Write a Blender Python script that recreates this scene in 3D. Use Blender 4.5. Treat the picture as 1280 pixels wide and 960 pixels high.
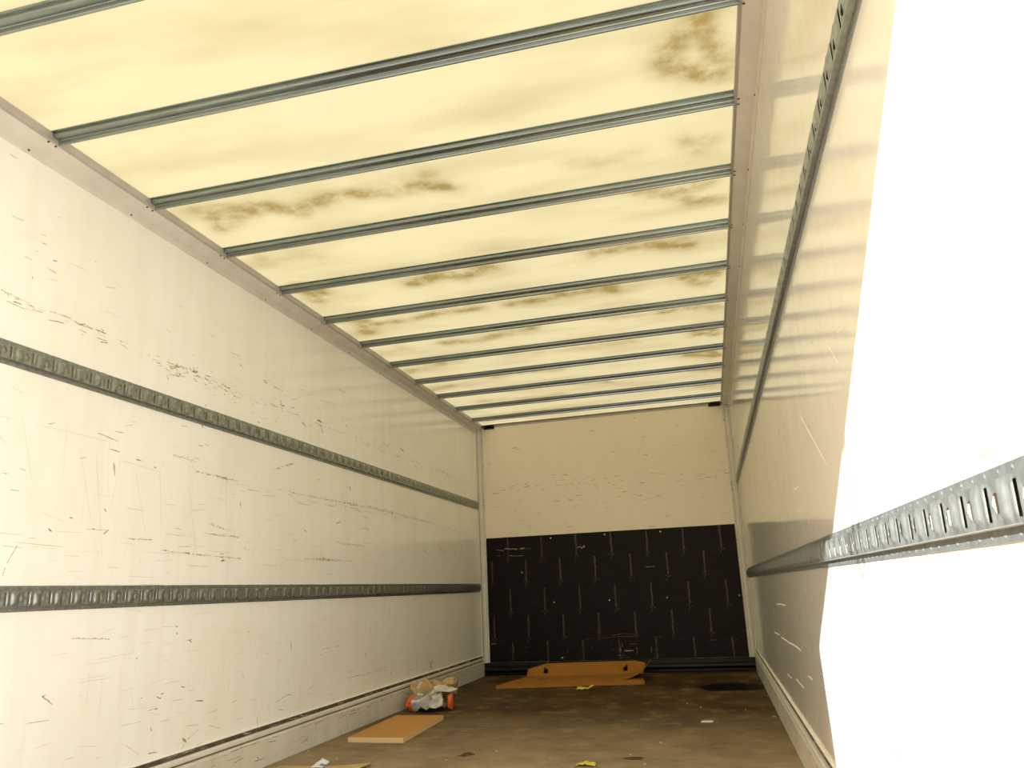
import bpy, bmesh, math, random
import numpy as np
from mathutils import Vector, Matrix, noise
PI = math.pi
sc = bpy.context.scene
for o in list(bpy.data.objects): bpy.data.objects.remove(o)
C = sc.collection

# ------------------------------------------------------------ camera, sky, sun, exposure
W, L, H = 2.45, 7.495, 2.38          # inside of the truck body: width, depth from the camera, height
cd = bpy.data.cameras.new('camera'); cam = bpy.data.objects.new('camera', cd); C.objects.link(cam)
cd.sensor_fit = 'HORIZONTAL'; cd.sensor_width = 36.0; cd.lens = 990.9168 / 1280 * 36
cd.clip_start = 0.02; cd.clip_end = 500
Rv = Vector((0.9702207, 0.2385161, -0.0422119)); Uv = Vector((0.1000250, -0.2358022, 0.9666397)); Fv = Vector((-0.2206055, 0.9420761, 0.2526377))
m = Matrix((Rv, Uv, -Fv)).transposed().to_4x4(); m.translation = Vector((2.1406, 0.0, 0.7447))
cam.matrix_world = m
sc.camera = cam

SUNDIR = Vector((2.45, 3.52, -1.8)).normalized()
world = bpy.data.worlds.new('sky'); sc.world = world; world.use_nodes = True
wn = world.node_tree; bgn = wn.nodes['Background']
sky = wn.nodes.new('ShaderNodeTexSky'); sky.sky_type = 'NISHITA'; sky.sun_disc = False
sky.sun_elevation = math.asin(-SUNDIR.z); sky.sun_rotation = math.atan2(-SUNDIR.x, -SUNDIR.y)
sky.air_density = 1.0; sky.dust_density = 2.0; sky.ozone_density = 1.0
wn.links.new(sky.outputs['Color'], bgn.inputs['Color']); bgn.inputs['Strength'].default_value = 0.20
sd = bpy.data.lights.new('sun', 'SUN'); sd.energy = 16.0; sd.angle = math.radians(0.35); sd.color = (0.965, 0.99, 1.0)
sun = bpy.data.objects.new('sun', sd); C.objects.link(sun)
sun.rotation_euler = SUNDIR.to_track_quat('-Z', 'Y').to_euler(); sun.location = (-6, -9, 6)
vs = sc.view_settings
sc.display_settings.display_device = 'sRGB'
vs.view_transform = 'Standard'; vs.look = 'None'; vs.gamma = 1.0; vs.use_curve_mapping = False
vs.exposure = 0.74
sc.cycles.max_bounces = 14; sc.cycles.diffuse_bounces = 10; sc.cycles.glossy_bounces = 6
sc.cycles.transmission_bounces = 6; sc.cycles.caustics_reflective = False; sc.cycles.caustics_refractive = False
sc.cycles.sample_clamp_indirect = 8

# ------------------------------------------------------------ materials
def nodes(name):
    mt = bpy.data.materials.new(name); mt.use_nodes = True
    nt = mt.node_tree; return mt, nt, nt.nodes['Principled BSDF']
def setp(b, **k):
    for n, v in k.items():
        b.inputs[n.replace('_', ' ')].default_value = v
def plain(name, col, rough=0.6, metal=0.0, var=0.0, scale=30.0, stretch=(1, 1, 1), bump=0.0, spec=0.5, col2=None, detail=5):
    mt, nt, b = nodes(name)
    b.inputs['Base Color'].default_value = (*col, 1); b.inputs['Roughness'].default_value = rough
    b.inputs['Metallic'].default_value = metal; b.inputs['Specular IOR Level'].default_value = spec
    if var or bump or col2:
        g = nt.nodes.new('ShaderNodeNewGeometry'); mp = nt.nodes.new('ShaderNodeMapping'); mp.inputs['Scale'].default_value = stretch
        nt.links.new(g.outputs['Position'], mp.inputs['Vector'])
        n = nt.nodes.new('ShaderNodeTexNoise'); n.inputs['Scale'].default_value = scale; n.inputs['Detail'].default_value = detail
        nt.links.new(mp.outputs['Vector'], n.inputs['Vector'])
        c2 = col2 or tuple(max(0, c * (1 - var)) for c in col)
        mx = nt.nodes.new('ShaderNodeValToRGB'); mx.color_ramp.elements[0].position = 0.35; mx.color_ramp.elements[1].position = 0.65
        mx.color_ramp.elements[0].color = (*c2, 1); mx.color_ramp.elements[1].color = (*col, 1)
        nt.links.new(n.outputs['Fac'], mx.inputs['Fac']); nt.links.new(mx.outputs['Color'], b.inputs['Base Color'])
        if bump:
            bp = nt.nodes.new('ShaderNodeBump'); bp.inputs['Strength'].default_value = bump; bp.inputs['Distance'].default_value = 0.01
            nt.links.new(n.outputs['Fac'], bp.inputs['Height']); nt.links.new(bp.outputs['Normal'], b.inputs['Normal'])
    return mt

def wall_paint(name, col=(0.915, 0.91, 0.89), dirt=(0.80, 0.755, 0.65), gloss=0.10, wave=0.06, coat=0.0, wdist=0.004):
    """glossy off-white laminate: faint vertical wash marks, grime, and a slightly wavy surface"""
    mt, nt, b = nodes(name)
    g = nt.nodes.new('ShaderNodeNewGeometry')
    def nz(stretch, scale, detail=4, rough=0.5):
        mp = nt.nodes.new('ShaderNodeMapping'); mp.inputs['Scale'].default_value = stretch
        nt.links.new(g.outputs['Position'], mp.inputs['Vector'])
        n = nt.nodes.new('ShaderNodeTexNoise'); n.inputs['Scale'].default_value = scale
        n.inputs['Detail'].default_value = detail; n.inputs['Roughness'].default_value = rough
        nt.links.new(mp.outputs['Vector'], n.inputs['Vector']); return n.outputs['Fac']
    def ramp(src, a, bb):
        r = nt.nodes.new('ShaderNodeMapRange'); r.inputs['From Min'].default_value = a; r.inputs['From Max'].default_value = bb
        nt.links.new(src, r.inputs['Value']); return r.outputs['Result']
    def mixc(fac, a, c2, k):
        mu = nt.nodes.new('ShaderNodeMath'); mu.operation = 'MULTIPLY'; nt.links.new(fac, mu.inputs[0]); mu.inputs[1].default_value = k
        mx = nt.nodes.new('ShaderNodeMix'); mx.data_type = 'RGBA'; nt.links.new(mu.outputs[0], mx.inputs['Factor'])
        if isinstance(a, tuple): mx.inputs['A'].default_value = (*a, 1)
        else: nt.links.new(a, mx.inputs['A'])
        mx.inputs['B'].default_value = (*c2, 1); return mx.outputs['Result']
    c = mixc(ramp(nz((9, 9, 0.7), 1.6), 0.45, 0.75), col, dirt, 0.28)            # vertical wash marks
    c = mixc(ramp(nz((1.5, 1.5, 1.5), 1.3, 6), 0.42, 0.8), c, dirt, 0.45)        # broad patches
    c = mixc(ramp(nz((6, 3, 55), 4.0, 6, .6), 0.64, 0.80), c, (0.45, 0.37, 0.25), 0.42)   # fine horizontal rubbing
    c = mixc(ramp(nz((30, 30, 30), 3.0, 3, .7), 0.70, 0.80), c, (0.36, 0.29, 0.2), 0.35)    # specks
    nt.links.new(c, b.inputs['Base Color'])
    b.inputs['Roughness'].default_value = gloss; b.inputs['Specular IOR Level'].default_value = 0.36
    if wave:
        bp = nt.nodes.new('ShaderNodeBump'); bp.inputs['Strength'].default_value = 1.0; bp.inputs['Distance'].default_value = wdist
        ml = nt.nodes.new('ShaderNodeMath'); ml.operation = 'MULTIPLY'; ml.inputs[1].default_value = wave
        nt.links.new(nz((4, 1.6, 3.0), 3.2, 2), ml.inputs[0]); nt.links.new(ml.outputs[0], bp.inputs['Height'])
        nt.links.new(bp.outputs['Normal'], b.inputs['Normal'])
    return mt

M = {}
M['wall'] = wall_paint('off_white_laminate', col=(0.95, 0.945, 0.925), dirt=(0.84, 0.795, 0.69), wave=0.35)
M['wall_r'] = wall_paint('off_white_laminate_darker', col=(0.83, 0.825, 0.80), dirt=(0.72, 0.675, 0.58), wave=0.35)  # right wall: the left wall's laminate in a darker tone
M['wall_front'] = wall_paint('cream_laminate', col=(0.90, 0.83, 0.685), gloss=0.35, wave=0.0)
M['kick'] = wall_paint('scuffed_kick_plate', col=(0.72, 0.70, 0.63), dirt=(0.45, 0.41, 0.33), gloss=0.4, wave=0.0)
M['alu'] = plain('painted_aluminium', (0.74, 0.71, 0.65), 0.42, 0.0, 0.10, 9, (1, 1, 1), spec=0.45)
M['alu_grey'] = plain('bare_aluminium', (0.50, 0.47, 0.44), 0.45, 0.25, 0.12, 14)
M['galv'] = plain('galvanised_steel', (0.42, 0.45, 0.45), 0.38, 0.86, 0.25, 55, bump=0.05)
M['bow'] = plain('galvanised_bow_steel', (0.31, 0.345, 0.335), 0.22, 0.97, 0.10, 40, (0.2, 1, 1))
M['black'] = plain('black_steel', (0.006, 0.0055, 0.005), 0.33, 0.0, 0.3, 25, spec=0.22)
M['dark'] = plain('dark_gap', (0.05, 0.04, 0.03), 0.8)
M['cavity'] = plain('cavity_behind_rail', (0.44, 0.37, 0.29), 0.9)
M['gasket'] = plain('dirty_seam_strip', (0.14, 0.11, 0.085), 0.7, 0, 0.7, 40, (1, .5, 1), col2=(0.04, 0.03, 0.025))
M['rivet'] = plain('rivet_head', (0.10, 0.085, 0.07), 0.5, 0.5)
MK = [plain('scuff_dark_brown', (0.24, 0.17, 0.10), 0.8), plain('scuff_tan', (0.56, 0.48, 0.34), 0.7),
      plain('scratch_faint', (0.70, 0.655, 0.575), 0.5), plain('scratch_rust', (0.42, 0.27, 0.14), 0.7),
      plain('scratch_light', (0.92, 0.90, 0.84), 0.5)]
M['card'] = plain('brown_cardboard', (0.36, 0.145, 0.012), 0.8, 0, 0.12, 12)
M['card_edge'] = plain('cardboard_edge', (0.55, 0.36, 0.16), 0.8)
M['board'] = plain('fibreboard_face', (0.58, 0.275, 0.055), 0.6, 0, 0.08, 5)
M['board_edge'] = plain('fibreboard_edge', (0.72, 0.52, 0.27), 0.7)
M['kraft'] = plain('kraft_paper', (0.56, 0.38, 0.17), 0.75, 0, 0.25, 25)
M['sheet'] = plain('thin_cardboard', (0.60, 0.44, 0.22), 0.75, 0, 0.12, 12)
M['white_pl'] = plain('white_sack_film', (0.74, 0.70, 0.63), 0.35, 0, 0.3, 22)
M['grey_pl'] = plain('grey_sack_print', (0.34, 0.31, 0.28), 0.45, 0, 0.3, 30)
M['orange_pl'] = plain('orange_sack_print', (0.85, 0.16, 0.03), 0.35, 0, 0.2, 20)
M['yellow'] = plain('yellow_wrapper', (0.85, 0.66, 0.06), 0.45, 0, 0.25, 60)
M['paper'] = plain('white_paper', (0.82, 0.83, 0.86), 0.6)
M['blue'] = plain('blue_print', (0.12, 0.22, 0.6), 0.6)
M['crumb'] = plain('pale_crumb', (0.55, 0.48, 0.36), 0.8)
M['rope'] = plain('grey_rope', (0.25, 0.25, 0.24), 0.8)
M['ground'] = plain('concrete_yard', (0.27, 0.26, 0.245), 0.9, 0, 0.2, 1.5)
M['outer'] = plain('truck_outer_skin', (0.7, 0.7, 0.7), 0.5)

def floor_material():
    mt, nt, b = nodes('worn_plywood_deck')
    g = nt.nodes.new('ShaderNodeNewGeometry')
    def nz(stretch, scale, detail=5, rough=.55):
        mp = nt.nodes.new('ShaderNodeMapping'); mp.inputs['Scale'].default_value = stretch
        nt.links.new(g.outputs['Position'], mp.inputs['Vector'])
        n = nt.nodes.new('ShaderNodeTexNoise'); n.inputs['Scale'].default_value = scale; n.inputs['Detail'].default_value = detail; n.inputs['Roughness'].default_value = rough
        nt.links.new(mp.outputs['Vector'], n.inputs['Vector']); return n.outputs['Fac']
    def mix(fac, lo, hi, a, c2):
        r = nt.nodes.new('ShaderNodeMapRange'); r.inputs['From Min'].default_value = lo; r.inputs['From Max'].default_value = hi
        nt.links.new(fac, r.inputs['Value'])
        mx = nt.nodes.new('ShaderNodeMix'); mx.data_type = 'RGBA'; nt.links.new(r.outputs['Result'], mx.inputs['Factor'])
        for s, v in (('A', a), ('B', c2)):
            if isinstance(v, tuple): mx.inputs[s].default_value = (*v, 1)
            else: nt.links.new(v, mx.inputs[s])
        return mx.outputs['Result']
    c = mix(nz((1, .8, 1), 2.2, 6), .38, .66, (0.035, 0.015, 0.003), (0.115, 0.066, 0.020))
    c = mix(nz((1, 1.0, 1), 6.0, 7, .65), .53, .72, c, (0.24, 0.175, 0.095))
    c = mix(nz((.9, 3, 1), 5.0, 6, .6), .58, .75, c, (0.035, 0.02, 0.010))
    c = mix(nz((2.5, 14, 1), 2.0, 5, .6), .63, .75, c, (0.30, 0.235, 0.15))
    c = mix(nz((1, 1, 1), 60.0, 2, .6), .70, .76, c, (0.38, 0.32, 0.23))
    sp = nt.nodes.new('ShaderNodeSeparateXYZ'); nt.links.new(g.outputs['Position'], sp.inputs[0])      # pale dust by the door, with the light's falloff painted into its colour
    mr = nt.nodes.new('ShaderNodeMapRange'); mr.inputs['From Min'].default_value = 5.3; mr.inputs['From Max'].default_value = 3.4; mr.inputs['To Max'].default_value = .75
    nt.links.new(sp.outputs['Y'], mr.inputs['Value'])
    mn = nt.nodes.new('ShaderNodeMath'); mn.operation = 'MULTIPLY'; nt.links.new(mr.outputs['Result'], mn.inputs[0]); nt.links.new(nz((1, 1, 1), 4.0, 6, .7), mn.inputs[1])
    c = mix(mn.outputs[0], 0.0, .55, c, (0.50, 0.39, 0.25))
    nt.links.new(c, b.inputs['Base Color']); b.inputs['Roughness'].default_value = .6; b.inputs['Specular IOR Level'].default_value = .2
    bp = nt.nodes.new('ShaderNodeBump'); bp.inputs['Strength'].default_value = .3; bp.inputs['Distance'].default_value = .004
    nt.links.new(nz((1, 2, 1), 30, 4), bp.inputs['Height']); nt.links.new(bp.outputs['Normal'], b.inputs['Normal'])
    return mt
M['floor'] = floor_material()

def film_ply():
    mt, nt, b = nodes('film_faced_plywood')
    g = nt.nodes.new('ShaderNodeNewGeometry')
    mp = nt.nodes.new('ShaderNodeMapping'); mp.inputs['Scale'].default_value = (1.2, 1, 9)
    nt.links.new(g.outputs['Position'], mp.inputs['Vector'])
    n = nt.nodes.new('ShaderNodeTexNoise'); n.inputs['Scale'].default_value = 7; n.inputs['Detail'].default_value = 8; n.inputs['Roughness'].default_value = .7
    nt.links.new(mp.outputs['Vector'], n.inputs['Vector'])
    r = nt.nodes.new('ShaderNodeValToRGB'); e = r.color_ramp.elements
    e[0].position = .3; e[0].color = (0.0025, 0.0008, 0.0006, 1); e[1].position = .75; e[1].color = (0.010, 0.005, 0.0035, 1)
    nt.links.new(n.outputs['Fac'], r.inputs['Fac']); nt.links.new(r.outputs['Color'], b.inputs['Base Color'])
    b.inputs['Roughness'].default_value = .45; b.inputs['Specular IOR Level'].default_value = .12
    bp = nt.nodes.new('ShaderNodeBump'); bp.inputs['Strength'].default_value = .25; bp.inputs['Distance'].default_value = .003
    nt.links.new(n.outputs['Fac'], bp.inputs['Height']); nt.links.new(bp.outputs['Normal'], b.inputs['Normal'])
    return mt
M['ply'] = film_ply()
M['print'] = plain('faded_red_print', (0.040, 0.013, 0.007), 0.5, 0, .5, 60)
M['scrape'] = plain('pale_scrape', (0.42, 0.32, 0.17), 0.8, 0, .6, 70)
M['scrape_o'] = plain('orange_scrape', (0.30, 0.12, 0.05), 0.8, 0, .5, 70)
M['screw'] = plain('bright_screw_head', (0.75, 0.75, 0.72), 0.4)

def roof_material():
    """milky fibreglass sheet: lets daylight through, dimmed where dirt lies on it"""
    mt = bpy.data.materials.new('translucent_fibreglass'); mt.use_nodes = True
    nt = mt.node_tree; nt.nodes.clear()
    out = nt.nodes.new('ShaderNodeOutputMaterial'); tr = nt.nodes.new('ShaderNodeBsdfTranslucent'); df = nt.nodes.new('ShaderNodeBsdfDiffuse')
    ms = nt.nodes.new('ShaderNodeMixShader'); ms.inputs['Fac'].default_value = 0.30
    at = nt.nodes.new('ShaderNodeAttribute'); at.attribute_name = 'grime'; at.attribute_type = 'GEOMETRY'
    g = nt.nodes.new('ShaderNodeNewGeometry')
    n = nt.nodes.new('ShaderNodeTexNoise'); n.inputs['Scale'].default_value = 9; n.inputs['Detail'].default_value = 8; n.inputs['Roughness'].default_value = .68
    nt.links.new(g.outputs['Position'], n.inputs['Vector'])
    r = nt.nodes.new('ShaderNodeMapRange'); r.inputs['From Min'].default_value = .30; r.inputs['From Max'].default_value = .66; r.inputs['To Min'].default_value = .25; r.inputs['To Max'].default_value = 1.2
    nt.links.new(n.outputs['Fac'], r.inputs['Value'])
    mu = nt.nodes.new('ShaderNodeMath'); mu.operation = 'MULTIPLY'; nt.links.new(at.outputs['Fac'], mu.inputs[0]); nt.links.new(r.outputs['Result'], mu.inputs[1])
    mp2 = nt.nodes.new('ShaderNodeMapping'); mp2.inputs['Scale'].default_value = (.55, 1.7, 1); nt.links.new(g.outputs['Position'], mp2.inputs['Vector'])
    n2 = nt.nodes.new('ShaderNodeTexNoise'); n2.inputs['Scale'].default_value = 2.6; n2.inputs['Detail'].default_value = 7
    nt.links.new(mp2.outputs['Vector'], n2.inputs['Vector'])
    r2 = nt.nodes.new('ShaderNodeMapRange'); r2.inputs['From Min'].default_value = .45; r2.inputs['From Max'].default_value = .75; r2.inputs['To Max'].default_value = .38
    nt.links.new(n2.outputs['Fac'], r2.inputs['Value'])
    ad = nt.nodes.new('ShaderNodeMath'); ad.operation = 'ADD'; ad.use_clamp = True
    nt.links.new(mu.outputs[0], ad.inputs[0]); nt.links.new(r2.outputs['Result'], ad.inputs[1])
    mx = nt.nodes.new('ShaderNodeMix'); mx.data_type = 'RGBA'; nt.links.new(ad.outputs[0], mx.inputs['Factor'])
    mx.inputs['A'].default_value = (0.345, 0.290, 0.158, 1); mx.inputs['B'].default_value = (0.16, 0.11, 0.034, 1)
    nt.links.new(mx.outputs['Result'], tr.inputs['Color']); nt.links.new(mx.outputs['Result'], df.inputs['Color'])
    nt.links.new(tr.outputs[0], ms.inputs[1]); nt.links.new(df.outputs[0], ms.inputs[2])
    gl = nt.nodes.new('ShaderNodeBsdfGlossy'); gl.inputs['Roughness'].default_value = .22; fz = nt.nodes.new('ShaderNodeFresnel'); fz.inputs['IOR'].default_value = 1.45
    m2 = nt.nodes.new('ShaderNodeMixShader'); nt.links.new(fz.outputs[0], m2.inputs['Fac']); nt.links.new(ms.outputs[0], m2.inputs[1]); nt.links.new(gl.outputs[0], m2.inputs[2])
    nt.links.new(m2.outputs[0], out.inputs['Surface'])
    return mt
M['roof'] = roof_material()

# ------------------------------------------------------------ mesh helpers
class MB:
    """collects polygons with material indices and builds one mesh object"""
    def __init__(s): s.v = []; s.f = []; s.mi = []
    def poly(s, pts, mi=0):
        i = len(s.v); s.v += [tuple(p) for p in pts]; s.f.append(tuple(range(i, i + len(pts)))); s.mi.append(mi)
    def box(s, a, b, mi=0):
        x0, y0, z0 = a; x1, y1, z1 = b; i = len(s.v)
        s.v += [(x0,y0,z0),(x1,y0,z0),(x1,y1,z0),(x0,y1,z0),(x0,y0,z1),(x1,y0,z1),(x1,y1,z1),(x0,y1,z1)]
        for q in ((0,3,2,1),(4,5,6,7),(0,1,5,4),(1,2,6,5),(2,3,7,6),(3,0,4,7)): s.f.append(tuple(i + k for k in q)); s.mi.append(mi)
    def extrude(s, prof, fn, t0, t1, mi=0, mis=None, closed=True, n=1):
        """prof: list of 2D points; fn(a, b, t) gives the 3D point"""
        k = len(prof); i = len(s.v)
        for j in range(n + 1):
            t = t0 + (t1 - t0) * j / n
            s.v += [tuple(fn(a, b, t)) for a, b in prof]
        for j in range(n):
            for q in range(k if closed else k - 1):
                a = i + j*k + q; b = i + j*k + (q+1) % k
                s.f.append((a, b, b + k, a + k)); s.mi.append(mis[q] if mis else mi)
        if closed:
            s.f.append(tuple(i + q for q in range(k))[::-1]); s.mi.append(mi)
            s.f.append(tuple(i + n*k + q for q in range(k))); s.mi.append(mi)
    def tube(s, pts, r, seg=10, mi=0, closed=False):
        i = len(s.v); n = len(pts); P = [Vector(p) for p in pts]; up = None
        for j in range(n):
            t = (P[(j+1) % n] - P[j-1]) if closed else (P[min(j+1, n-1)] - P[max(j-1, 0)])
            t.normalize()
            u = t.cross(Vector((0.13, 0.2, 0.97))); 
            if u.length < 1e-3: u = t.cross(Vector((1, 0, 0)))
            u.normalize(); w = t.cross(u)
            s.v += [tuple(P[j] + (u*math.cos(2*PI*k/seg) + w*math.sin(2*PI*k/seg))*r) for k in range(seg)]
        for j in range(n if closed else n - 1):
            for k in range(seg):
                a = i + j*seg + k; b = i + j*seg + (k+1) % seg; c = i + ((j+1) % n)*seg + (k+1) % seg; d = i + ((j+1) % n)*seg + k
                s.f.append((a, b, c, d)); s.mi.append(mi)
        if not closed:
            s.f.append(tuple(i + k for k in range(seg))[::-1]); s.mi.append(mi)
            s.f.append(tuple(i + (n-1)*seg + k for k in range(seg))); s.mi.append(mi)
    def mesh(s, name, mats, smooth=False, fix=True):
        me = bpy.data.meshes.new(name); me.from_pydata(s.v, [], s.f)
        for mt in mats: me.materials.append(mt)
        me.polygons.foreach_set('material_index', s.mi)
        if smooth: me.polygons.foreach_set('use_smooth', [True] * len(s.f))
        me.update(); me.validate(); return me
    def build(s, name, mats, parent=None, smooth=False, bevel=0, at=None, recalc=True, auto=None):
        if not isinstance(mats, (list, tuple)): mats = [mats]
        me = s.mesh(name, mats, smooth)
        if recalc:
            bm = bmesh.new(); bm.from_mesh(me); bmesh.ops.recalc_face_normals(bm, faces=bm.faces); bm.to_mesh(me); bm.free()
        if auto: me.set_sharp_from_angle(angle=math.radians(auto))
        o = bpy.data.objects.new(name, me); C.objects.link(o)
        if at is not None: o.location = at
        if parent: o.parent = parent
        if bevel:
            md = o.modifiers.new('bevel', 'BEVEL'); md.width = bevel; md.segments = 2; md.limit_method = 'ANGLE'; md.angle_limit = math.radians(40)
        return o
def tag(o, label=None, cat=None, group=None, kind=None):
    if label: o['label'] = label
    if cat: o['category'] = cat
    if group: o['group'] = group
    if kind: o['kind'] = kind
    return o
def struct(o, label=None):
    o['kind'] = 'structure'
    if label: o['label'] = label
    return o
def empty(name, loc=(0, 0, 0)):
    o = bpy.data.objects.new(name, None); C.objects.link(o); o.location = loc; o.empty_display_size = .05; return o
def roofz(x): return 2.356 + 0.011 * x

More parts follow.
